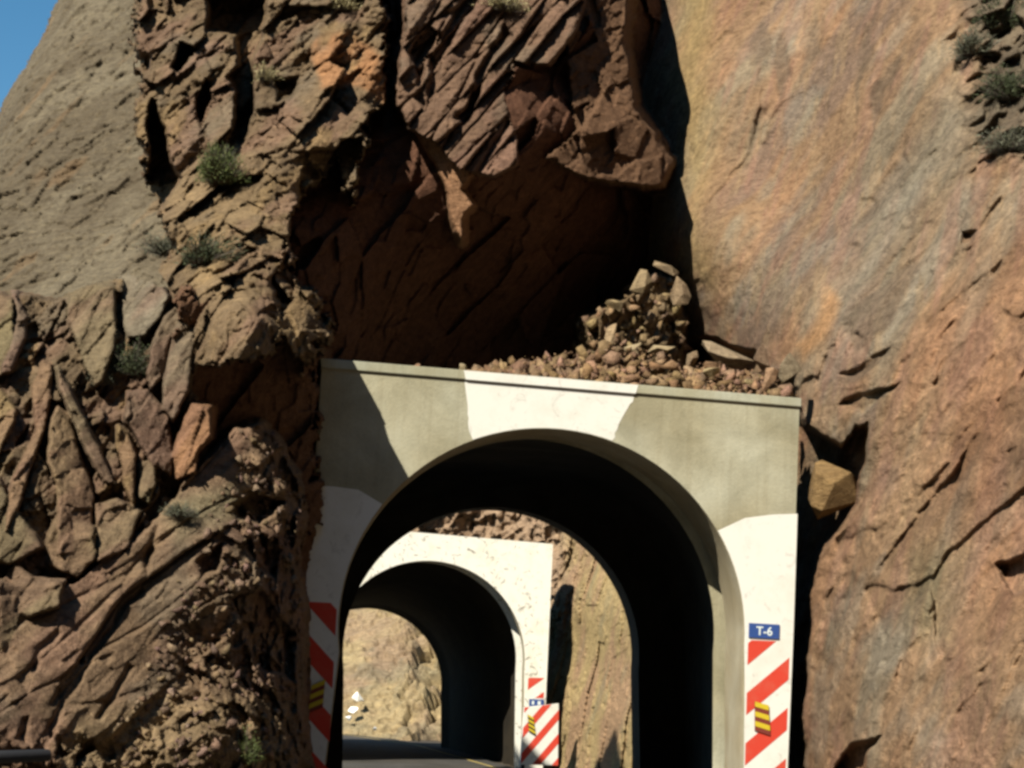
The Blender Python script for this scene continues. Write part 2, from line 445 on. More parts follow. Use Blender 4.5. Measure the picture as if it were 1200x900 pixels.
# ---- far portal
f2 = Frame(498, 768, 50.0, R(13))
far = empty('tunnel_portal', f2.P((0, 0)))
tag(far, 'far whitewashed tunnel portal seen through the near tunnel opening', 'tunnel portal', 'tunnel portals across the road')
A2 = f2.uv(*arch_px(500, 772, 115, 384, 900, 613, 900).T); A2[0, 1] = A2[-1, 1] = -.05
tl2, tr2 = f2.uv(*np.array([(352, 612), (648, 637.5)], float).T)
bl2 = f2.uv(np.array(330.), np.array(900.)); br2 = f2.uv(np.array(636.), np.array(900.)); bl2[1] = br2[1] = -.05
O2 = outer_for(A2, tl2, tr2, bl2, br2)
ring_wall('portal_wall', f2, A2, O2, 1.0, M['old_white'], far)
AX2 = np.array([math.sin(R(-9)), math.cos(R(-9)), 0])
e2 = Frame(429, 801, 63.5, R(6))
E2 = e2.uv(*arch_px(429, 801, 88, 340, 870, 517, 870).T); E2[0, 1] = E2[-1, 1] = -.05
loft('arch_jamb', [f2.P(A2), f2.P(A2) + AX2 * .35], M['jamb'], far)
se = []
S0 = f2.P(A2) + AX2 * .35; S1 = e2.P(E2)
for k in range(27):
    t = k / 26; q = S0 * (1 - t) + S1 * t
    c = q.mean(0); sc = 1.045 + (.08 if k % 2 else 0) if 0 < k < 26 else 1
    q = c + (q - c) * np.array([sc, 1, sc]); se.append(q)
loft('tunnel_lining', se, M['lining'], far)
sheet('hazard_stripes', f2, stripes(pap([(619, 794), (638, 794.5), (637, 818), (618, 818)], f2), .75, .66, .45, f2.uv(np.array(619.), np.array(808.))[1] - .75 * f2.uv(np.array(619.), np.array(808.))[0]), M['red'], far, .006)
pl2 = pap([(620, 819), (637, 820), (637, 828.5), (620, 827.5)], f2)
p2 = slab('number_plate', f2, pl2, .002, .03, M['blue'], far); p2['_o'] = list(far.location)
mid = np.mean(pl2, 0)
for a_, b_ in ((-.13, -.07), (.03, .11)):
    sheet('lettering', f2, [[(mid[0] + a_, mid[1] - .045), (mid[0] + b_, mid[1] - .045), (mid[0] + b_, mid[1] + .05), (mid[0] + a_, mid[1] + .05)]], M['letter'], p2, .033)
# striped board standing in front of the far portal's right leg
fb = Frame(636, 860, 49.4, R(13))
hb = empty('hazard_board', fb.P((0, 0)))
tag(hb, 'low red and white striped hazard board beside the right leg of the far portal', 'hazard board')
qb = pap([(614.5, 829), (655, 824.5), (654, 897), (610, 896)], fb)
slab('board', fb, qb, -.12, 0, M['white'], hb, .01)
slb = pxslope(fb, (625, 868), (655, 833)); rb_ = fb.uv(np.array(655.), np.array(843.))
sheet('hazard_stripes', fb, stripes(qb, slb, abs(fb.uv(np.array(655.), np.array(862.))[1] - fb.uv(np.array(655.), np.array(833.))[1]), .42, rb_[1] - slb * rb_[0]), M['red'], hb, .004)
reflector(fb, pap([(618, 837), (625, 841), (628, 863), (620, 858)], fb), 4, 'black', hb, .004)
for s in (qb[3], qb[2]):
    x = s[0] + (.1 if s is qb[3] else -.1)
    slab('post', fb, [(x - .04, -.05), (x + .04, -.05), (x + .04, s[1] + .25), (x - .04, s[1] + .25)], -.2, -.125, M['rubber'], hb)

# ------------------------------------------------------------------ near cliff
def grid_axis(a, b, fa, fb, fine, coarse):
    return np.r_[np.arange(a, fa, coarse), np.arange(fa, fb, fine), np.arange(fb, b + coarse, coarse)]
gx = grid_axis(-260, 1450, -12, 1214, 1.65, 9); gy = grid_axis(-150, 1040, -12, 912, 1.65, 9)
PX, PY = np.meshgrid(gx, gy); shp = PX.shape
px, py = PX.ravel(), PY.ravel()
# ragged warp for the outlines of rock masses
q0 = np.c_[px / 38, py / 38, np.zeros_like(px)]
wx = px + 9 * fbm(q0, 4, 31, .6); wy = py + 9 * fbm(q0 + 40, 4, 37, .6)
RIGHT = rbf([(790, 300, 29.7), (790, 100, 31.5), (790, -150, 34.3), (755, 300, 31.6), (755, 100, 33.0), (755, -100, 35), (850, 350, 28.4), (850, 100, 30.0), (900, 390, 27.0), (935, 440, 25.9), (960, 500, 25.2), (960, 620, 24.9), (948, 750, 24.9), (945, 900, 24.6),
    (1000, 450, 24.4), (1000, 600, 23.9), (1000, 750, 23.2), (1000, 900, 22.2), (1100, 300, 24.0), (1100, 600, 21.9), (1100, 900, 19.9), (1200, 300, 22.2), (1200, 600, 20.2), (1200, 900, 18.2),
    (1000, 200, 27.2), (1000, 0, 29.2), (900, 0, 31.0), (900, 200, 28.9), (1100, 0, 27.6), (1200, 0, 26.3), (1100, 150, 25.7), (1440, 900, 14), (1440, 300, 18), (1440, -200, 24), (1000, -230, 32), (1200, -230, 29), (650, 500, 40), (650, 0, 44), (650, 900, 36)])
LEFT = rbf([(370, 250, 25.4), (370, 400, 25.6), (370, 700, 25.9), (450, 300, 26.6), (450, 410, 27.6), (550, 410, 29.4), (650, 410, 31.0), (750, 400, 32.2), (550, 250, 27.2), (650, 250, 28.6), (750, 260, 30.8), (790, 330, 32.0),
    (700, 120, 28.6), (640, 110, 27.2), (600, 120, 26.7), (500, 120, 27.2), (760, 100, 33.4), (790, 60, 34.5), (770, -100, 36), (450, -50, 30.5), (600, -50, 29.6), (458, 50, 29.0), (450, 120, 27.6), (690, 20, 29.6), (600, -150, 33.5), (450, -150, 33.5), (800, 500, 33.0), (600, 700, 31.5), (450, 600, 28.5), (200, 300, 25.6), (0, 300, 30), (0, 700, 27), (200, -100, 31.5), (0, -200, 36)], 40)
plane = lambda a, bx, by, x0=0, y0=0: (lambda x, y: a + (x - x0) * bx + (y - y0) * by)
# style id, polygon, depth function, falling back per pixel outside the outline
RIDGE = rbf([(200, 420, 21.3), (340, 420, 21.4), (366, 420, 21.9), (372, 350, 22.6), (310, 370, 21.1), (250, 350, 21.2), (200, 250, 23.6), (350, 250, 23.8), (200, 50, 26.2), (430, 50, 26.2), (430, 200, 25.0), (200, -150, 29.5), (450, -150, 29.5)])
SLABS = rbf([(0, 340, 21.1), (0, 600, 18.8), (100, 340, 21.2), (100, 600, 19.4), (230, 380, 21.1), (230, 560, 20.3), (-280, 400, 18.8), (-280, 700, 17.0)])
masses = [
    ('ridge', [(185, -160), (455, -160), (446, 30), (451, 122), (432, 132), (430, 165), (412, 240), (396, 185), (375, 205), (346, 235), (334, 290), (344, 330), (374, 348), (358, 360), (379, 376), (384, 392), (364, 400), (370, 412), (358, 434), (340, 392), (300, 420), (120, 440), (205, 290), (178, 235), (165, 150), (158, 40)], RIDGE, .4),
    ('strata', [(484, -40), (470, 60), (466, 120), (478, 150), (520, 176), (540, 200), (575, 206), (600, 196), (604, 150), (590, 118), (602, 72), (642, 78), (668, 44), (684, 8), (690, -40)], plane(25.9, .0045, -.004, 480, 150), .25),
    ('fin', [(474, 124), (492, 138), (510, 164), (527, 182), (551, 206), (540, 222), (552, 240), (543, 250), (541, 280), (530, 254), (526, 228), (513, 192), (494, 166)], plane(26.3, -.004, .002, 520, 200), .14),  # pale flake shaped to stand in for a sunlit streak on the alcove wall
    ('left', [(602, 80), (642, 88), (672, 56), (692, 20), (716, 92), (702, 130), (660, 170), (612, 205), (592, 125)], plane(26.8, .0185, .013, 600, 100), .25),
    ('tip', [(640, 188), (668, 160), (700, 128), (714, 92), (742, 120), (790, 190), (774, 214), (712, 216), (690, 206)], plane(27.4, .010, -.003, 700, 180), .3),
    ('tip', [(672, -60), (742, -60), (730, 60), (744, 120), (712, 128), (676, 150), (664, 70)], plane(28.0, .008, -.004, 710, 60), .3),
    ('pile', [(690, 380), (716, 366), (738, 352), (752, 330), (776, 322), (796, 336), (802, 378), (800, 440), (700, 440)], plane(28.3, .016, -.002, 745, 350), .25),
    ('slabs', [(-280, 345), (15, 342), (62, 352), (95, 340), (150, 328), (200, 338), (238, 362), (216, 436), (236, 470), (246, 505), (236, 560), (214, 600), (160, 660), (-280, 760)], lambda x, y: SLABS(x, y) + .36, .3),
    ('brown', [(215, 350), (300, 368), (335, 388), (366, 424), (372, 560), (368, 1040), (200, 1040), (200, 500)], plane(21.35, .0102, .0034, 230, 450), .12),
    ('scree', [(300, 497), (330, 520), (346, 560), (350, 600), (343, 660), (352, 720), (346, 800), (348, 900), (350, 1060), (-280, 1060), (-280, 690), (60, 700), (150, 640), (238, 545), (278, 505)], rbf([(300, 505, 21.2), (346, 600, 21.7), (350, 700, 21.6), (300, 700, 20.2), (300, 600, 20.8), (348, 850, 20.9), (300, 850, 19.6), (240, 550, 20.5), (150, 650, 19.4), (0, 720, 18.1), (0, 900, 17.0), (150, 900, 18.3), (-280, 900, 15.8), (-280, 700, 17.2), (250, 760, 19.6), (330, 1040, 19.8)]), .12),
]
# single lit slabs of the left outcrop: outline, proud of the outcrop, sideways tilt, colour
slab_list = [
    ([(0, 345), (14, 352), (17, 395), (0, 440), (-60, 470), (-60, 345)], .10, .004, (0.220, 0.188, 0.114)),
    ([(16, 347), (33, 373), (29, 397), (11, 435), (3, 435), (3, 427), (16, 400), (20, 373)], .28, .004, (.24, .185, .14)),
    ([(80, 336), (88, 330), (133, 336), (136, 381), (133, 408), (120, 448), (112, 453), (101, 427), (91, 400), (80, 379)], .22, .003, (0.250, 0.207, 0.135)),
    ([(139, 320), (181, 320), (197, 347), (187, 373), (171, 392), (149, 395), (144, 373)], .16, .004, (.24, .215, .165)),
    ([(211, 355), (222, 357), (199, 400), (190, 443), (178, 456), (172, 437), (183, 397), (192, 371)], .26, .005, (.22, .175, .125)),
    ([(207, 377), (228, 380), (224, 433), (220, 460), (203, 493), (193, 480), (193, 443), (200, 410)], .40, .004, (.22, .18, .13)),
    ([(227, 472), (246, 477), (245, 513), (230, 533), (227, 553), (207, 560), (202, 533), (217, 487)], .46, .006, (.36, .21, .12)),
    ([(150, 460), (173, 457), (197, 487), (202, 527), (200, 557), (180, 547), (163, 513), (147, 487)], .30, .004, (.225, .165, .12)),
    ([(140, 497), (150, 507), (160, 533), (157, 593), (147, 567), (138, 527)], .34, .005, (.30, .22, .12)),
    ([(163, 540), (180, 540), (183, 567), (173, 590), (163, 583)], .26, .004, (0.250, 0.226, 0.135)),
    ([(67, 477), (80, 487), (97, 540), (110, 583), (103, 650), (67, 650), (68, 567), (57, 543), (60, 500)], .34, .004, (0.280, 0.207, 0.130)),
    ([(50, 423), (60, 427), (60, 467), (50, 507), (20, 593), (8, 620), (15, 560), (43, 507), (37, 453)], .26, .004, (.29, .20, .13)),
    ([(0, 460), (17, 477), (17, 493), (0, 530), (-40, 560), (-40, 440)], .22, .003, (0.310, 0.235, 0.130)),
    ([(67, 433), (80, 453), (103, 500), (134, 567), (122, 567), (95, 513), (72, 457)], .44, .004, (.26, .21, .14)),
    ([(67, 600), (110, 617), (112, 657), (90, 676), (60, 662), (55, 627)], .25, .003, (0.220, 0.179, 0.104)),
    ([(20, 655), (40, 676), (77, 680), (67, 710), (33, 723), (8, 710)], .32, .003, (0.235, 0.188, 0.120)),
    ([(0, 680), (33, 690), (38, 720), (20, 757), (-10, 770), (-40, 690)], .34, .004, (0.250, 0.197, 0.125)),
    ([(112, 590), (140, 585), (165, 600), (150, 640), (115, 660)], .26, .003, (0.250, 0.193, 0.125)),
    ([(0, 560), (18, 600), (50, 640), (12, 660), (-40, 650), (-40, 570)], .22, .003, (0.200, 0.164, 0.104)),
]
notch = [  # hollows: mass, outline, extra depth
    ('right', [(938, 497), (960, 508), (985, 520), (1000, 500), (1018, 498), (1012, 545), (1004, 590), (966, 640), (950, 700), (946, 800), (942, 905), (936, 1040), (880, 1040), (880, 440), (930, 440)], 1.5),
    ('right', [(976, 905), (990, 880), (1005, 866), (1034, 860), (1016, 880), (1016, 905)], .7),  # spike-shaped hollow standing in for a shadow cast on the right face
    ('right', [(798, 397), (840, 400), (888, 412), (886, 442), (800, 440)], 1.3),
    ('right', [(1000, 274), (1022, 228), (1058, 180), (1064, 192), (1036, 240)], .10),
    ('right', [(985, 372), (1040, 320), (1085, 296), (1040, 372), (1000, 410)], .07),
    ('right', [(985, 440), (1046, 408), (1040, 420), (1000, 442)], .2),
    ('right', [(980, 472), (1010, 462), (1052, 448), (1030, 470), (1010, 486)], .28),
    ('right', [(1170, 660), (1200, 650), (1210, 690), (1190, 696)], .45),
    ('right', [(905, 70), (916, 40), (930, 90), (912, 115)], .06), ('right', [(950, 40), (965, 10), (962, 60), (942, 90)], .07), ('right', [(1010, 40), (1030, 0), (1016, 70), (996, 130)], .08),
    ('right', [(1018, 110), (1060, 60), (1045, 100), (1020, 150)], .08),
    ('right', [(1150, 18), (1178, 8), (1204, 30), (1190, 52), (1160, 44)], .5), ('right', [(1150, 62), (1172, 60), (1170, 82), (1150, 84)], .4), ('right', [(1166, 98), (1186, 92), (1198, 112), (1180, 128)], .6), ('right', [(1178, 160), (1204, 150), (1204, 182), (1186, 180)], .5), ('right', [(1128, 60), (1142, 56), (1128, 84), (1112, 90)], .25), ('right', [(1130, 270), (1146, 266), (1140, 284), (1128, 286)], .3),
    ('ridge', [(175, 118), (196, 150), (202, 190), (210, 212), (186, 247), (164, 247), (178, 190), (176, 150)], 1.9),
    ('ridge', [(240, -40), (312, -40), (310, 20), (296, 70), (297, 133), (284, 170), (268, 172), (273, 140), (277, 110), (266, 93), (281, 77), (277, 46), (244, 34)], 2.0),
    ('ridge', [(211, 48), (232, 57), (206, 86), (198, 78)], 1.3), ('ridge', [(148, 56), (175, 63), (171, 82), (152, 78)], 1.2), ('ridge', [(165, -30), (196, -30), (196, 18), (178, 10)], 1.2),
    ('ridge', [(318, 92), (346, 90), (340, 112), (322, 118)], .6), ('ridge', [(356, 185), (372, 200), (385, 225), (370, 262), (350, 225)], .6), ('ridge', [(225, 130), (240, 95), (246, 118), (232, 150)], 1.1),
    ('ridge', [(318, 330), (335, 300), (345, 335), (330, 372)], .7),
    ('strata', [(505, 60), (560, -20), (570, -18), (518, 78), (500, 130)], .3), ('strata', [(535, 140), (575, 60), (588, 30), (596, 40), (545, 150)], .3), ('strata', [(480, 60), (500, 30), (512, 40), (494, 100)], .4),
    ('scree', [(40, 878), (95, 782), (125, 735), (163, 684), (167, 690), (131, 742), (101, 788), (50, 880)], .085),
    ('scree', [(58, 826), (84, 782), (96, 770), (100, 775), (90, 792), (66, 830)], .085),
    ('scree', [(34, 784), (52, 752), (66, 738), (70, 744), (56, 764), (40, 788)], .085),
    ('scree', [(18, 868), (26, 840), (34, 838), (28, 872)], .1), ('scree', [(165, 655), (178, 632), (184, 640), (172, 668)], .15),
    ('scree', [(86, 894), (96, 868), (108, 868), (106, 880)], .2), ('scree', [(110, 845), (150, 780), (156, 784), (118, 848)], .10),
    ('scree', [(268, 590), (300, 575), (330, 590), (300, 612), (275, 605)], .5), ('scree', [(300, 620), (330, 640), (322, 680), (300, 664)], .35), ('scree', [(235, 655), (262, 640), (258, 668), (240, 676)], .3),
    ('scree', [(270, 700), (300, 690), (340, 740), (340, 800), (300, 780)], .3),
]
D = [LEFT(px, py), RIGHT(px, py)] + [m_[2](px, py) for m_ in masses]
names = ['left', 'right'] + [m_[0] for m_ in masses]
for nm, pl_, dep in notch:
    inset = sstep(3, -4, sdist(wx, wy, pl_))
    for k, n_ in enumerate(names):
        if n_ == nm: D[k] = D[k] + dep * inset
for k, (nm, pl_, fn, kk) in enumerate(masses):
    D[k + 2] = D[k + 2] + kk * np.maximum(0, sdist(px + .6 * (wx - px), py + .6 * (wy - py), pl_) if nm == 'fin' else sdist(wx, wy, pl_) + (17 * fbm(q0 * 2.4, 4, 45, .75) if nm in ('ridge', 'brown') else 3 * fbm(q0 * 4, 3, 47) if nm == 'scree' else 0))
sx = px + 3.5 * fbm(q0 * 1.6 + 70, 3, 41); sy = py + 3.5 * fbm(q0 * 1.6 + 90, 3, 43)
slabcol = []
for pl_, pr, tl_, col in slab_list:
    pa = np.array(pl_, float); cxm = pa[:, 0].mean()
    e = sdist(sx, sy, pl_)
    D.append(SLABS(px, py) + .30 - pr + (px - cxm) * tl_ * (-1.6, 1.5, -.6)[len(slabcol) % 3] + (py - pa[:, 1].mean()) * (.0015, -.0012, .0005, -.002)[len(slabcol) % 4] + .14 * np.maximum(0, e) + .008 * np.maximum(0, e + 3)); names.append('slab'); slabcol.append(col)
ssd = sdist(wx, wy, masses[[m_[0] for m_ in masses].index('slabs')][1])
rsd = sdist(wx, wy, masses[0][1])
D = np.array(D); ident = D.argmin(0); Y0 = D.min(0); del D
sty = np.array(names)[ident]
P0 = at(px, py, Y0)
# direction in which each mass is broken up
RAY = rays(px, py); RAY /= np.linalg.norm(RAY, axis=1)[:, None]
dirs = {'brown': (.5, -.85, .1), 'scree': (.15, -.8, .5)}
DV = -RAY.copy()
DV /= np.linalg.norm(DV, axis=1)[:, None]
disp = np.zeros(len(px)); cellv = np.zeros(len(px))
def add(sel, fn):
    idx = np.nonzero(sel)[0]
    if len(idx): fn(idx, P0[idx])
def brk(idx, P, ang_, la, lb, lc, amp, seed, tilt=.9, bias=(0, 0, 0), crack=.0, cw=.12, tin=0.0, warp=.045):
    wv = P + warp * np.stack([fbm(P * 2.6, 3, seed + 50), fbm(P * 2.6 + 9, 3, seed + 51), fbm(P * 2.6 + 19, 3, seed + 52)], 1)
    h, e, cid = facets(dip(wv, ang_, la, lb, lc), seed, tilt, bias)
    disp[idx] += amp * h - crack * sstep(cw, 0, e)
    cellv[idx] += tin * (cid - .5)
def s_left(i, P):
    brk(i, P, 62, 1.7, .7, .9, .22, 100, tin=.5); brk(i, P, 62, .5, .25, .35, .06, 110, tin=.3)
def s_right(i, P):
    brk(i, P, 66, 4.5, .9, 2.6,   .05, 120, .9, tin=.40, warp=.2); brk(i, P, 60, 1.5, .33, .9, .035, 130, tin=.35, warp=.1)
    brk(i, P, 50, .42, .17, .3, .018, 134, tin=.2)
    disp[i] += .06 * fbm(dip(P, 64, 1.2, .25, .6), 5, 140)
    lg = sstep(-60, 120, px[i] - 985 + .32 * (py[i] - 330)); j = i[lg > .02]; lj = lg[lg > .02]
    if len(j):
        b4 = disp[j].copy(); brk(j, P0[j], 46, 3.2, .75, 1.6, .10, 151, 1.1, tin=.35, warp=.05); brk(j, P0[j], 42, 2.4, .30, .9, .055, 152, 1.0, (0, .5, 0), tin=.4, warp=.06); brk(j, P0[j], 44, .5, .13, .3, .03, 155, tin=.3)
        disp[j] += .07 * ridged(dip(P0[j], 44, 1.2, .28, .6), 5, 158); disp[j] = b4 + (disp[j] - b4) * lj
    disp[i] += .022 * ridged(dip(P, 76, 1.4, .10, .5), 4, 159)
    tr_ = sstep(1110, 1160, px[i]) * sstep(215, 150, py[i]); j = i[tr_ > .02]
    if len(j):
        b4 = disp[j].copy(); brk(j, P0[j], 20, .42, .22, .35, .36, 147, tin=.5); brk(j, P0[j], 20, .16, .1, .14, .12, 148); disp[j] = b4 + (disp[j] - b4) * tr_[tr_ > .02]
    lowr = sstep(560, 700, py[i]) * sstep(1060, 980, px[i]); j = i[lowr > .02]
    if len(j):
        b4 = disp[j].copy(); brk(j, P0[j], 30, .35, .22, .3, .06, 145); disp[j] = b4 + (disp[j] - b4) * lowr[lowr > .02]
def s_ridge(i, P):
    r_ = ridged(dip(P, 70, 1.5, .42, .6), 5, 225)
    brk(i, P, 68, 2.8, .46, .9, .33, 200, 1.2, tin=.4, crack=.04, cw=.1); brk(i, P, 64, 1.0, .2, .35, .08, 210, 1.1, tin=.35); brk(i, P, 50, .2, .1, .14, .03, 220, 1.1, tin=.2)
    disp[i] += .16 * r_
def s_strata(i, P):
    brk(i, P, 58, 3.4, .24, 1.2, .15, 300, .9, (0, -1.0, 0), .14, .12, .5, .02); brk(i, P, 58, .8, .11, .3, .03, 310, tin=.3, warp=.02); brk(i, P, 30, .2, .12, .2, .02, 312)
def s_tip(i, P): brk(i, P, 50, .8, .42, .6, .17, 400, 1.1, tin=.4); brk(i, P, 50, .35, .14, .2, .03, 410, tin=.2)
def s_fin(i, P): brk(i, P, 60, .3, .2, .3, .012, 500, tin=.2)
def s_pile(i, P): brk(i, P, 45, .6, .3, .4, .16, 600, 1.2, tin=.5); brk(i, P, 50, .25, .14, .18, .05, 610, tin=.3)
def s_slabs(i, P):
    brk(i, P, 76, .9, .22, .5, .17, 700, 1.0, tin=.5, crack=.04); brk(i, P, 60, .2, .1, .14, .05, 710, tin=.4)
    disp[i] += .10 * ridged(dip(P, 72, .9, .25, .4), 5, 715)
def s_slab(i, P):
    brk(i, P, 74, 1.6, .22, .6, .045, 730, 1.0, tin=.4); brk(i, P, 66, .4, .11, .25, .018, 735, tin=.3)
    disp[i] += .05 * ridged(dip(P, 74, 1.1, .25, .5), 5, 738)
def s_brown(i, P): brk(i, P, 60, 1.2, .5, .6, .10, 750, tin=.2); brk(i, P, 50, .3, .2, .2, .03, 760)
def s_scree(i, P):
    x, y = px[i], py[i]
    bed = sstep(300, 225, x + .42 * (y - 640)) * sstep(890, 850, y)      # bedded slabs on the left, loose scree on the right
    b4 = disp[i].copy()
    brk(i, P, 53, 6.0, .42, 1.6, .09, 800, .7, (0, -.9, 0), .04, .08, .6, .02); brk(i, P, 53, 2.2, .12, .6, .022, 805, tin=.4, warp=.02)
    a = disp[i] - b4 + .03 * ridged(dip(P, 53, 3.0, .16, .6), 4, 808); disp[i] = b4
    brk(i, P, 48, .5, .3, .36, .16, 810, .9, tin=.4); brk(i, P, 40, .19, .13, .15, .075, 820, tin=.4); brk(i, P, 40, .09, .07, .08, .02, 825)
    b = disp[i] - b4
    disp[i] = b4 + a * bed + b * (1 - bed)
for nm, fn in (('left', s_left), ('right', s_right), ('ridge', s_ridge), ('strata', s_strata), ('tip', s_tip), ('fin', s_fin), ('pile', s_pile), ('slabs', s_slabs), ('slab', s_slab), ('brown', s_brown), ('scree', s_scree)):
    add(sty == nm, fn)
disp += .05 * fbm(P0 * 1.7, 4, 60) + .010 * fbm(P0 * 11, 3, 66)
g2 = disp.reshape(shp)
for _ in range(2):
    g3 = np.pad(g2, 1, mode='edge'); g2 = (g3[:-2, 1:-1] + g3[2:, 1:-1] + g3[1:-1, :-2] + g3[1:-1, 2:] + 2 * g2) / 6
fine = .016 * ridged(dip(P0, 70, .5, .07, .2), 4, 163) + .012 * ridged(dip(P0, 48, .3, .06, .15), 4, 167)
disp = np.where(sty == 'right', g2.ravel() + fine, disp)
P1 = P0 + DV * disp[:, None]
# own colours of the rock
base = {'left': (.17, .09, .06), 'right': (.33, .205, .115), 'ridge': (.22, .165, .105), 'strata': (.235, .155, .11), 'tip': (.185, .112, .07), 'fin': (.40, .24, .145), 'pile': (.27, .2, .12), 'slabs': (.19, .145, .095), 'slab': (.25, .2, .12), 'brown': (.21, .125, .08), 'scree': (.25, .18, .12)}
C = np.zeros((len(px), 3))
for k, v in base.items(): C[sty == k] = v
for k, c_ in enumerate(slabcol): C[ident == len(masses) + 2 + k] = c_
def over(col, poly=None, w=None, soft=14, amt=1.0, only=None):
    global C
    if w is None: w = sstep(soft, -soft, sdist(px + 14 * fbm(q0 * .8 + 5, 3, 71), py + 14 * fbm(q0 * .8 + 9, 3, 72), poly))
    if only is not None: w = w * np.isin(sty, only)
    w = (w * amt)[:, None]; C = C * (1 - w) + np.array(col) * w
ns = lambda ang_, la, lb, seed, o=4: fbm(dip(P0, ang_, la, lb, 1.0), o, seed)
rt = sty == 'right'
over((.30, .245, .165), w=sstep(.0, .35, ns(66, 3.0, .6, 81)) * rt, amt=.75)
over((.38, .21, .115), w=sstep(.08, .4, ns(62, 2.6, .5, 83)) * rt, amt=.7)
over((.25, .17, .125), w=sstep(.05, .4, ns(60, 2.0, .4, 85)) * rt, amt=.7)
over((.30, .27, .21), w=sstep(.15, .4, ns(58, 1.2, .35, 86)) * rt, amt=.35)
over((.34, .185, .125), w=sstep(.05, .3, ns(74, 1.6, .12, 84)) * rt, amt=.45)
over((.40, .27, .15), w=sstep(.1, .35, ns(80, 1.3, .09, 82)) * rt, amt=.45)
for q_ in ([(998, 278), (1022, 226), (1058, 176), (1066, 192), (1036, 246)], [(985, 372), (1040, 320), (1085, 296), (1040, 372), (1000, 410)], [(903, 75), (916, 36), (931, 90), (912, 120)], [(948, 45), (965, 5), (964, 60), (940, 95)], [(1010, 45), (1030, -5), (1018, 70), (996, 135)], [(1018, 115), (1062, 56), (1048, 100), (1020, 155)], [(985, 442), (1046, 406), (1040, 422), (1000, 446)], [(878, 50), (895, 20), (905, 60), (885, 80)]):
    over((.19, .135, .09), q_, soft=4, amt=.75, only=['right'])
over((.40, .285, .125), [(785, -200), (840, -200), (835, 120), (810, 250), (830, 330), (800, 330)], soft=22, amt=.75, only=['right'])
over((.28, .245, .175), [(985, 380), (1080, 260), (1150, 130), (1110, 100), (1050, 200), (990, 330)], soft=25, amt=.7, only=['right'])
over((.46, .255, .12), [(930, 400), (975, 330), (985, 350), (950, 420)], soft=10, amt=.9, only=['right'])
over((.36, .165, .085), [(1080, 420), (1160, 300), (1220, 250), (1220, 700), (1130, 760)], soft=60, amt=.45, only=['right'])
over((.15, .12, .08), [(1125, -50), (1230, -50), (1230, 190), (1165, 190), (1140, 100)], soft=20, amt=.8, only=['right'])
over((.24, .195, .10), [(1070, 650), (1130, 640), (1120, 760), (1070, 740)], soft=25, amt=.5, only=['right'])
over((.43, .235, .12), [(362, 62), (400, 35), (450, 70), (452, 124), (420, 105), (370, 95)], soft=5, amt=.9, only=['ridge'])
over((.32, .24, .14), [(200, 210), (340, 230), (345, 350), (240, 350), (200, 290)], soft=25, amt=.6, only=['ridge'])
over((.21, .185, .145), w=sstep(.1, .4, ns(60, .9, .5, 87)) * np.isin(sty, ['ridge', 'slabs', 'scree', 'strata']), amt=.45)
over((.26, .155, .125), w=sstep(-.05, .3, ns(55, 1.6, .35, 89)) * np.isin(sty, ['slabs', 'slab', 'scree', 'strata', 'ridge']), amt=.42)
over((.33, .24, .13), w=sstep(.15, .4, ns(80, .9, .4, 91)) * np.isin(sty, ['slabs', 'ridge']), amt=.7)
over((.42, .21, .115), [(205, 480), (225, 470), (243, 480), (236, 560), (210, 570)], soft=6, amt=.8, only=['slabs'])
over((.24, .235, .15), [(190, 590), (290, 560), (300, 600), (215, 640)], soft=20, amt=.6, only=['scree'])
over((.33, .255, .155), [(80, 840), (330, 800), (350, 1000), (60, 1000)], soft=20, amt=.7, only=['scree'])
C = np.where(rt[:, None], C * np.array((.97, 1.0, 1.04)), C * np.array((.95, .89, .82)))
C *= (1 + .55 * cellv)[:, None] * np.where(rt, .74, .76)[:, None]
C = np.clip(C, .01, .6)
# faces, leaving the road corridor and everything behind the portals' openings clear
idx = np.arange(len(px)).reshape(shp)
fa = np.stack([idx[:-1, :-1], idx[:-1, 1:], idx[1:, 1:], idx[1:, :-1]], -1).reshape(-1, 4)
quadp = lambda *q: sdist(px, py, q)
hole = quadp((389, 470), (946, 498), (936, 1100), (362, 1100), (375, 900), (388, 700)) < 0
hole &= (P1[:, 1] > 23.75 + (px - 500) * .0025)
# keep the strip right of the portal that closes the gap
hole &= ~(px > 925)
gone = (np.isin(sty, ['left']) & (px < 330)) | (np.isin(sty, ['slab', 'slabs']) & (px < 240) & (py < 352) & (ssd > 5)) | ((sty == 'ridge') & (px < 215) & (py < 345) & (rsd > 9))          # behind the ridge and the hillside
bad = hole[fa].all(1) | gone[fa].any(1)
used = ~bad
fa = fa[used]
keep = np.unique(fa); remap = np.full(len(px), -1); remap[keep] = np.arange(len(keep))
cliff = link_mesh('cliff', P1[keep], remap[fa][:, ::-1].copy(), M['rock']); tint(cliff, C[keep]); cliff['kind'] = 'structure'

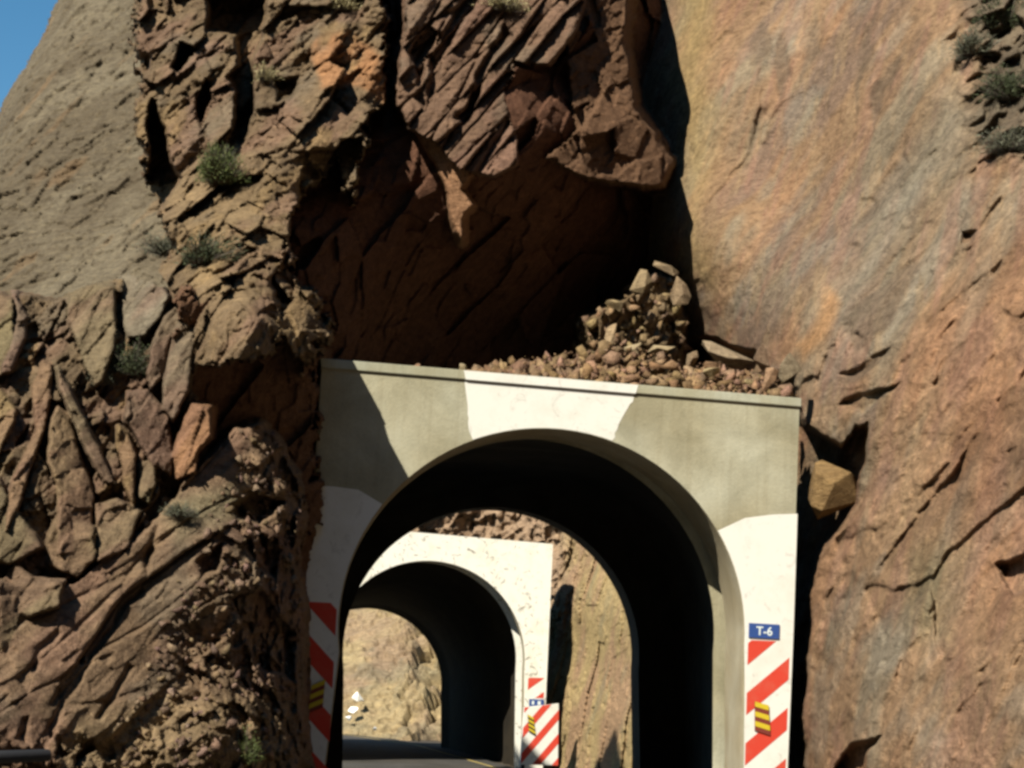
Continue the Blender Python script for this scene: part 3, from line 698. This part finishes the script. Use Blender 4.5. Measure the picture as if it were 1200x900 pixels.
# ------------------------------------------------------------------ other slopes
def slope(name, gx_, gy_, fdepth, fdisp, fcol, cut, m, dv):
    X, Yy = np.meshgrid(gx_, gy_); x, y = X.ravel(), Yy.ravel()
    p = at(x, y, fdepth(x, y)); d = fdisp(p, x, y); p = p + np.array(dv) / np.linalg.norm(dv) * d[:, None]
    col = np.clip(fcol(p, x, y), .01, .6)
    ii = np.arange(len(x)).reshape(X.shape); f_ = np.stack([ii[:-1, :-1], ii[:-1, 1:], ii[1:, 1:], ii[1:, :-1]], -1).reshape(-1, 4)
    if cut is not None: f_ = f_[~cut(x, y, p)[f_].any(1)]
    k = np.unique(f_); rm = np.full(len(x), -1); rm[k] = np.arange(len(k))
    o = link_mesh(name, p[k], rm[f_][:, ::-1].copy(), m); tint(o, col[k]); o['kind'] = 'structure'
    return o
# grey scree hillside upper left with the skyline
def sky_x(y): return 66 - .50 * y + 8 * np.sin(y / 23.) * .35
def hA(x, y):
    e = x - sky_x(y)
    return 27.2 + (330 - y) * .02 + 2.2 * np.exp(-np.maximum(e, 0) / 16) - (x - 100) * .006
def dA(p, x, y):
    h, e, c = facets(dip(p, 60, .7, .45, .6), 900, .9); h2, _, _ = facets(dip(p, 60, .26, .17, .2), 905, .9); return .05 * h + .05 * h2 + .15 * fbm(p * .6, 4, 910) + .07 * fbm(p * 4, 5, 911, .7)
def cA(p, x, y):
    t = fbm(dip(p, 62, 2.2, .8, 1), 4, 915); f = sstep(-.2, .4, t)[:, None]
    return np.array((.118, .095, .063)) * (1 - f) + np.array((.165, .138, .094)) * f + (sstep(.28, .5, fbm(dip(p, 68, 1.6, .3, 1), 3, 918))[:, None] * np.array((.035, .012, .0)))
slope('hillside', np.arange(-260, 260, 1.8), np.arange(-40, 480, 1.8), hA, dA, cA, lambda x, y, p: x < sky_x(y) + 2.5 * fbm(np.c_[x / 9, y / 9, x * 0], 3, 930), M['rock'], (.1, -.98, -.15))

# rock round the far portal
RB = rbf([(380, 560, 53.5), (500, 560, 54), (600, 560, 55), (640, 600, 54), (660, 660, 53.0), (660, 760, 52.4), (655, 895, 51.6), (690, 700, 50.4), (740, 720, 47), (740, 850, 46), (690, 890, 49.3), (820, 800, 42.5), (820, 600, 45), (740, 560, 50), (300, 600, 53), (300, 800, 53), (820, 950, 41.5), (690, 960, 48)], 20)
def hB(x, y): return RB(x, y)
def dB(p, x, y):
    k = sstep(700, 640, x) * sstep(760, 690, y)
    h, _, _ = facets(dip(p, 35, .7, .5, .6), 950, 1.0); h2, _, _ = facets(dip(p, 35, .27, .2, .24), 955, 1.0); h3, _, _ = facets(dip(p, 76, 2.2, .5, .8), 960, .9)
    return k * (.28 * h + .14 * h2) + (1 - k) * (.12 * h3 + .04 * h2) + .08 * fbm(p * 1.1, 4, 965)
def cB(p, x, y):
    t = fbm(dip(p, 76, 1.8, .35, 1), 4, 970); a = sstep(-.15, .3, t)[:, None]
    c = np.array((.37, .28, .14)) * (1 - a) + np.array((.34, .225, .135)) * a
    g = sstep(.15, .35, fbm(dip(p, 74, 2.4, .22, 1), 3, 975))[:, None]; c = c * (1 - .5 * g) + np.array((.22, .2, .13)) * .5 * g
    k = (sstep(690, 640, x) * sstep(740, 690, y))[:, None]
    return c * (1 - k) + np.array((.34, .24, .16)) * k
slope('cliff', np.r_[np.arange(300, 480, 4), np.arange(480, 830, 1.2)], np.arange(520, 960, 1.2), hB, dB, cB,
      lambda x, y, p: (sdist(x, y, [(300, 616), (644, 642), (634, 980), (300, 980)]) < 0), M['rock'], (-.05, -1, -.08))
# hill closing the view through the far tunnel
HC_ = rbf([(380, 870, 70.5), (520, 870, 70), (380, 700, 82), (520, 700, 80), (450, 780, 75), (505, 800, 74.5), (300, 870, 71), (300, 600, 90), (620, 600, 88), (620, 870, 70)])
def dC(p, x, y):
    h, _, _ = facets(dip(p, 50, 1.3, .8, 1), 980, 1.); h2, _, _ = facets(dip(p, 50, .45, .3, .4), 985, 1.)
    k = sstep(455, 490, x)
    return (.12 + .6 * k) * h + (.09 + .15 * k) * h2 + .25 * fbm(p * .5, 4, 988)
def cC(p, x, y):
    a = sstep(-.2, .35, fbm(p * .45, 4, 990))[:, None]; w = sstep(.1, .4, fbm(p * .8 + 7, 3, 992))[:, None]
    c = np.array((.36, .28, .155)) * (1 - a) + np.array((.31, .225, .145)) * a
    return c * (1 - .5 * w) + np.array((.2, .18, .12)) * .5 * w
slope('hillside', np.arange(290, 640, 1.3), np.arange(600, 885, 1.3), HC_, dC, cC, None, M['far_rock'], (-.2, -.7, .6))

# unseen slope added behind the camera to shut out low sky on shaded faces
va, vr = np.meshgrid(np.radians(np.arange(62, 250, 2.0)), np.linspace(0, 1, 26)); va, vr = va.ravel(), vr.ravel()
elv = 34 + 18 * sstep(24, 62, np.degrees(np.abs(va - (math.pi + SAZ))))
rad = 42 + 34 * vr; hz = (rad[vr > .999].max() * np.tan(np.radians(elv))) * vr ** .9
pg = np.stack([np.sin(va) * rad, np.cos(va) * rad - 8, hz - .5], 1)
hh, _, _ = facets(dip(pg, 50, 7, 4, 5), 995, 1.0); pg = pg + np.stack([np.sin(va), np.cos(va), va * 0], 1) * (1.2 * hh + 2 * fbm(pg / 14, 4, 997))[:, None]
gi = np.arange(len(va)).reshape(26, -1); gf = np.stack([gi[:-1, :-1], gi[:-1, 1:], gi[1:, 1:], gi[1:, :-1]], -1).reshape(-1, 4)
og = link_mesh('hillside', pg, gf, M['far_rock']); tint(og, np.tile(np.array((.08, .066, .05)), (len(va), 1))); og['kind'] = 'structure'

# ------------------------------------------------------------------ ground and road
link_mesh('ground', [(-400, -60, -.06), (400, -60, -.06), (400, 700, -.06), (-400, 700, -.06)], [[0, 1, 2, 3]], M['dust'])['kind'] = 'structure'
cl = [np.array(c_, float) for c_ in [(0.0, -20), (0.25, 5), (.55, 24), (-.35, 34), (-2.3, 50), (-4.9, 63), (-7.5, 69), (-14, 73), (-30, 75)]]
def ribbon(name, pts, o0, o1, z, m):
    vs, fs = [], []; P_ = []
    for k in range(len(pts) - 1):
        for t in np.linspace(0, 1, 6, endpoint=False): P_.append(pts[k] * (1 - t) + pts[k + 1] * t)
    P_.append(pts[-1])
    for k, p in enumerate(P_):
        d = P_[min(k + 1, len(P_) - 1)] - P_[max(k - 1, 0)]; d = d / np.linalg.norm(d); s = np.array([d[1], -d[0]])
        vs += [(*(p + s * o0), z), (*(p + s * o1), z)]
        if k: fs.append([2 * k - 2, 2 * k - 1, 2 * k + 1, 2 * k])
    return link_mesh(name, vs, fs, m)
ribbon('road', cl, -2.9, 2.9, 0.0, M['asphalt'])['kind'] = 'structure'
ribbon('road_marking', cl, 2.28, 2.35, .004, M['road_yellow'])['kind'] = 'structure'
ribbon('road_marking', cl, -2.37, -2.25, .004, M['road_yellow'])['kind'] = 'structure'

# ------------------------------------------------------------------ loose rocks
def rock_hull(r, n=13, squash=(1, .8, .75)):
    bm = bmesh.new()
    for _ in range(n):
        v = np.array([r.gauss(0, 1) for _ in range(3)]); v = v / np.linalg.norm(v) * r.uniform(.8, 1.0) * np.array(squash)
        bm.verts.new(v)
    res = bmesh.ops.convex_hull(bm, input=bm.verts[:])
    bmesh.ops.delete(bm, geom=[g for g in bm.verts if not g.link_faces], context='VERTS')
    bmesh.ops.triangulate(bm, faces=bm.faces[:]); bm.verts.index_update()
    vs = np.array([v.co[:] for v in bm.verts]); fs = [[v.index for v in f.verts] for f in bm.faces]; bm.free()
    return vs, fs
rr = random.Random(5)
protos = [rock_hull(rr, rr.choice((6, 7, 8)), (1, rr.uniform(.55, .95), rr.uniform(.45, .85))) for _ in range(18)]
def rotm(r):
    a = np.array([r.gauss(0, 1) for _ in range(4)]); a /= np.linalg.norm(a); w, x, y, z = a
    return np.array([[1 - 2 * (y * y + z * z), 2 * (x * y - z * w), 2 * (x * z + y * w)], [2 * (x * y + z * w), 1 - 2 * (x * x + z * z), 2 * (y * z - x * w)], [2 * (x * z - y * w), 2 * (y * z + x * w), 1 - 2 * (x * x + y * y)]])
def rocks(name, spots, r, col, m=M['rock'], jit=.35):
    V, Fc, Cc, k = [], [], [], 0
    for p, s in spots:
        vs, fs = r.choice(protos); v = vs @ rotm(r).T * s + np.asarray(p)
        V.append(v); Fc += [[i + k for i in f] for f in fs]; k += len(v)
        Cc.append(np.tile(np.array(col) * (1 + jit * r.uniform(-1, 1)) * np.array([1, r.uniform(.88, 1.06), r.uniform(.8, 1.1)]), (len(v), 1)))
    o = link_mesh(name, np.concatenate(V), np.array(Fc), m); tint(o, np.concatenate(Cc)); return o
# rubble lying on the roof of the near portal
sp = []
r1 = random.Random(21)
def roof_pt(x, n): 
    uv = f1.uv(np.array(float(x)), np.array(440.)); z = ctop[0][1] + (ctop[3][1] - ctop[0][1]) * (uv[0] - ctop[0][0]) / (ctop[3][0] - ctop[0][0])
    return f1.P((uv[0], z), n)
def heap(x):   # height of the heap at that place along the roof, metres
    return np.interp(x, [470, 560, 620, 700, 740, 800, 830, 890, 915, 940], [0, .08, .36, .58, .70, .64, .50, .50, .5, .4])
for _ in range(1300):
    x = r1.uniform(560, 938) if r1.random() < .97 else r1.uniform(480, 560)
    n = -r1.uniform(.12, 2.2); p = roof_pt(x, n); hh = heap(x) * min(1, (-n) / .9)
    s = .05 + .17 * r1.random() ** 1.7
    sp.append((p + np.array([0, 0, hh * r1.uniform(.2, 1.0) - .02]), s))
for _ in range(900):
    x = r1.uniform(565, 938); n = -r1.uniform(.06, 1.3); p = roof_pt(x, n)
    sp.append((p + np.array([0, 0, heap(x) * min(1, (-n) / .9) * r1.uniform(.5, 1.05)]), r1.uniform(.015, .035)))
rubble = rocks('rubble', sp, r1, (.28, .185, .11)); tag(rubble, 'heap of broken tan rubble spread along the roof of the near portal', 'rubble', kind='stuff')
# scree stones on the left slope
selm = np.nonzero((sty == 'scree') & (px > 120) & (py > 500) & (py < 915) & (px < 350) & (px + .42 * (py - 640) > 225) )[0]
sp = []
for k in rng.choice(selm, 520):
    sp.append((P1[k] + DV[k] * .015, .025 + .085 * rng.random() ** 2.4))
o = rocks('scree', sp, random.Random(8), (.22, .155, .11)); tag(o, 'loose stones scattered down the slope left of the near portal', 'scree', kind='stuff')
# rock chips beside and on the ledges of the rubble pillar
selm = np.nonzero((sty == 'pile') & (py < 440))[0]
sp = [(P1[k] + DV[k] * .05, .06 + .13 * rng.random() ** 1.5) for k in rng.choice(selm, 150)]
o = rocks('rubble', sp, random.Random(9), (.28, .2, .12)); tag(o, 'broken rock stacked in the corner of the cliff above the portal roof', 'rubble', kind='stuff')
def boulder(px_, py_, Y, size, stretch, col, label, seed, rot=None, group=None, name='boulder', m=M['rock'], n=9):
    r = random.Random(seed); vs, fs = rock_hull(r, n, stretch)
    c = at(float(px_), float(py_), Y)
    a = rot if rot is not None else r.uniform(-.4, .4); Rm = np.array([[math.cos(a), 0, math.sin(a)], [0, 1, 0], [-math.sin(a), 0, math.cos(a)]])
    o = link_mesh(name, vs @ Rm.T * size + c, [list(f) for f in fs], m, origin=c); recalc(o)
    tint(o, np.tile(np.array(col), (len(o.data.vertices), 1))); bevel(o, size * .025, 1)
    return tag(o, label, 'boulder', group)
boulder(974, 574, 25.1, .44, (1, 1.0, 1.1), (.24, .155, .07), 'large brown boulder wedged in the dark gap right of the near portal', 3, n=16)
def roof_rock(x, n, up, size, st, col, label, seed, rot=None):
    p = roof_pt(x, n); p[2] += up
    r = random.Random(seed); vs, fs = rock_hull(r, 14, st); a = rot if rot is not None else r.uniform(-.5, .5)
    Rm = np.array([[math.cos(a), 0, math.sin(a)], [0, 1, 0], [-math.sin(a), 0, math.cos(a)]])
    o = link_mesh('boulder', vs @ Rm.T * size + p, [list(f) for f in fs], M['rock'], origin=p); recalc(o); tint(o, np.tile(np.array(col), (len(o.data.vertices), 1))); bevel(o, size * .06, 2)
    tag(o, label, 'boulder', 'boulders on the roof of the near portal')
roof_rock(544, -.15, .06, .085, (1, .8, .75), (.36, .29, .18), 'lone tan block on the coping left of the white painted crown', 31, 0)
roof_rock(490, -.12, .03, .05, (1, .8, .8), (.36, .22, .14), 'small pinkish stone on the coping at the left end of the roof', 32)
RG = 'boulders on the roof of the near portal'
boulder(903, 440, 25.0, .30, (.42, .5, 1), (.36, .23, .14), 'upright pinkish slab leaning on the right end of the portal roof', 33, .35, RG)
boulder(852, 414, 26.6, .46, (1.15, .9, .45), (.30, .23, .15), 'wide flat block bridging the dark hollow on the portal roof', 34, .08, RG)
boulder(742, 410, 25.5, .20, (.8, .7, 1), (.38, .30, .18), 'pale pointed block at the crest of the rubble heap', 35, .2, RG)
boulder(775, 408, 25.6, .22, (1, .7, .7), (.37, .29, .17), 'broad tan block right of the crest of the rubble heap', 36, -.3, RG)
boulder(925, 432, 25.1, .25, (.8, .8, 1), (.25, .2, .13), 'rough brown boulder at the right end of the coping', 37, .3, RG)
boulder(833, 436, 25.0, .15, (1.3, .7, .6), (.37, .29, .16), 'yellowish block at the lip of the dark hollow on the portal roof', 38, -.1, RG)
boulder(872, 447, 24.9, .13, (1.2, .8, .6), (.38, .30, .16), 'pale square stone just left of the upright pinkish slab', 39, 0, RG)
boulder(806, 424, 25.7, .24, (.9, .8, .9), (.29, .21, .13), 'dull brown block under the left end of the wide flat block on the roof', 45, .4, RG)
boulder(890, 418, 26.0, .26, (.8, .8, 1), (.30, .21, .14), 'brown block under the right end of the wide flat block beside the pinkish slab', 46, -.4, RG)
boulder(752, 330, 27.9, .24, (.7, .7, 1.1), (.29, .22, .13), 'tilted tan block at the top left of the rock stack in the cliff corner', 51, .5, RG)
boulder(778, 316, 28.1, .22, (1.2, .8, .6), (.28, .21, .13), 'flat block crowning the rock stack in the cliff corner', 52, .3, RG)
boulder(795, 345, 28.0, .26, (.8, .8, 1.2), (.25, .18, .11), 'brown block on the right side of the rock stack against the lit wall', 53, -.2, RG)
boulder(722, 358, 27.7, .17, (1.3, .8, .6), (.30, .23, .13), 'small pale block sticking out on the left side of the rock stack', 54, .2, RG)
boulder(716, 392, 26.3, .20, (.5, .5, 1.1), (.37, .27, .16), 'thin upright splinter left of the rubble pillar', 40, .3, RG)
# white painted marker stones on the far hill
for (x, y, s, Y, lab, sd) in ((421, 817, .30, 72.0, 'largest white stone on the hillside seen through the far tunnel', 41), (414, 832, .22, 71.3, 'middle white stone of three in a row on the far hillside', 42), (408, 841, .17, 71.0, 'lowest white stone of the row on the far hillside', 43), (439, 854, .12, 70.0, 'tiny white stone at the road edge beyond the far tunnel', 44)):
    boulder(x, y, Y, s, (1, .9, .9), (.8, .8, .8), lab, sd, group='white stones on the far hillside', name='painted_stone', m=M['whitewash'])

# dark bar end low on the left, its origin unclear, built as a rod
p0, p1 = at(-120., 892., 14.5), at(57., 885., 15.5)
bm = bmesh.new(); d = p1 - p0; Ln = np.linalg.norm(d)
bmesh.ops.create_cone(bm, cap_ends=True, segments=20, radius1=.055, radius2=.05, depth=Ln)
qd = Vector((0, 0, 1)).rotation_difference(Vector(d / Ln)).to_matrix().to_4x4()
bm.transform(qd)
me = bpy.data.meshes.new('dark_bar'); bm.to_mesh(me); bm.free(); me.materials.append(M['rubber'])
o = bpy.data.objects.new('dark_bar', me); COL.objects.link(o); o.location = (p0 + p1) / 2
for p_ in me.polygons: p_.use_smooth = len(p_.vertices) == 4
bevel(o, .015); tag(o, 'dark rounded bar end at the foot of the left slope', 'guard rail')

# ------------------------------------------------------------------ shrubs
def shrub(px_, py_, Y, w, h, n, m, label, seed, lean=(0, 0), blade=.05, name='shrub', group='shrubs growing on the cliff', fan=1.0):
    r = random.Random(seed); base_ = at(float(px_), float(py_), Y)
    root = empty(name, base_); tag(root, label, 'shrub' if name != 'grass_tuft' else 'grass', group)
    V, Fc = [], []; T, Tf = [], []
    n = int(n * 2.6); blade *= .55
    for k in range(n):
        a = r.uniform(0, 2 * math.pi); el = math.asin(r.random() ** .6) if fan >= 1 else r.uniform(.5, 1.5)
        d = np.array([math.cos(a) * math.cos(el) * w + lean[0], math.sin(a) * math.cos(el) * w, math.sin(el) * h + lean[1]])
        t = r.uniform(.45, 1.05) * (1 + .25 * math.sin(a * 3 + seed))
        tip = base_ + d * t; s = np.array([r.gauss(0, 1), r.gauss(0, 1), r.gauss(0, 1)]); s /= np.linalg.norm(s)
        b0 = tip - d * r.uniform(.0, .3) + s * blade * .4; L_ = (d / np.linalg.norm(d) * .6 + np.array([r.gauss(0, .5), r.gauss(0, .5), r.gauss(0, .5)])) * blade * r.uniform(1.2, 2.4)
        i = len(V); V += [b0 - s * blade * .32, b0 + s * blade * .32, b0 + L_ + s * .004]; Fc.append([i, i + 1, i + 2])
        if k % 8 == 0:
            i = len(T); T += [base_ + s * .006, base_ - s * .006, tip - s * .003, tip + s * .003]; Tf.append([i, i + 1, i + 2, i + 3])
    link_mesh('foliage', V, Fc, m, root); link_mesh('stem', T, Tf, M['twig'], root)
def surfY(x, y):
    k = np.argmin((px - x) ** 2 + (py - y) ** 2); return float(P1[k, 1])
S = lambda x, y, *a, **k: shrub(x, y, surfY(x, y) - .08, *a, **k)
S(254, 214, .34, .48, 1900, M['leaf_green'], 'round bright green bush high on the left ridge', 1, blade=.045)
S(232, 310, .42, .36, 900, M['leaf_dark'], 'dark wispy shrub leaning right below the round green bush', 2, (.15, 0), blade=.05)
S(195, 300, .35, .3, 700, M['leaf_grey'], 'pale olive grass clump left of the dark wispy shrub', 3, (-.06, 0), blade=.045)
S(155, 440, .26, .36, 1100, M['leaf_dark'], 'dark green bush wedged between the left rock slabs', 4, blade=.04)
S(120, 452, .18, .2, 350, M['leaf_grey'], 'small grey green shrub beside the dark bush in the left slabs', 5, blade=.035)
S(210, 606, .22, .14, 500, M['leaf_grey'], 'low grey green ground shrub on the crest of the scree', 6, blade=.03)
S(288, 895, .16, .3, 420, M['leaf_green'], 'yellow green tuft at the foot of the scree near the striped post', 7, blade=.035)
S(1140, 66, .38, .34, 1200, M['leaf_grey'], 'grey green bush left of the dark shrubs in the top right corner', 8, blade=.05)
S(1175, 40, .55, .5, 1700, M['leaf_dark'], 'uppermost dark shrub in the top right corner of the cliff', 9, blade=.05)
S(1186, 118, .5, .45, 1500, M['leaf_dark'], 'dark shrub under the uppermost one at the right edge', 10, blade=.05)
S(1180, 178, .42, .3, 1000, M['leaf_grey'], 'low grey bush beneath the dark shrubs at the right edge', 11, blade=.045)
S(590, 12, .5, .22, 900, M['straw'], 'straw coloured grass on top of the overhanging strata', 12, blade=.05, name='grass_tuft')
S(400, 12, .3, .25, 500, M['straw'], 'dry grass on the top of the left ridge beside the orange slab', 13, blade=.05, name='grass_tuft')
S(310, 95, .22, .25, 350, M['straw'], 'dry yellow tuft in a cleft of the left ridge', 14, blade=.04, name='grass_tuft')

# ------------------------------------------------------------------ light, sky, camera
w = bpy.data.worlds.new('World'); scene.world = w; w.use_nodes = True
nt = w.node_tree; bg = nt.nodes['Background']
sk = nt.nodes.new('ShaderNodeTexSky'); sk.sky_type = 'NISHITA'; sk.sun_disc = False
sk.sun_elevation = SEL; sk.sun_rotation = math.atan2(TO_SUN[0], TO_SUN[1]) ; sk.air_density = 1.0; sk.dust_density = .2; sk.ozone_density = 1.5; sk.altitude = 500
hs = nt.nodes.new('ShaderNodeHueSaturation'); hs.inputs['Saturation'].default_value = 1.3; hs.inputs['Hue'].default_value = .488
nt.links.new(sk.outputs[0], hs.inputs['Color']); nt.links.new(hs.outputs[0], bg.inputs['Color']); bg.inputs['Strength'].default_value = .064
su = bpy.data.lights.new('sun', 'SUN'); su.energy = 5.0; su.angle = R(.5); su.color = (1, .93, .80)
so = bpy.data.objects.new('sun', su); COL.objects.link(so)
so.rotation_euler = Vector(-TO_SUN).to_track_quat('-Z', 'Y').to_euler()
cam = bpy.data.cameras.new('camera'); co = bpy.data.objects.new('camera', cam); COL.objects.link(co)
cam.sensor_fit = 'HORIZONTAL'; cam.sensor_width = 36; cam.lens = 36 * F / 1200; cam.clip_end = 3000; cam.clip_start = .1
from mathutils import Matrix
mt = Matrix((( cx[0], cy[0], -fw[0], 0), (cx[1], cy[1], -fw[1], 0), (cx[2], cy[2], -fw[2], HC), (0, 0, 0, 1)))
co.matrix_world = mt; scene.camera = co
scene.view_settings.view_transform = 'Standard'; scene.view_settings.look = 'None'; scene.view_settings.exposure = .92; scene.view_settings.gamma = 1
scene.view_settings.use_curve_mapping = False
scene.cycles.max_bounces = 4; scene.cycles.diffuse_bounces = 1
scene.cycles.use_denoising = True
try: scene.cycles.filter_width = 3.0
except Exception: pass
for o in bpy.data.objects:
    if '_o' in o.keys(): del o['_o']
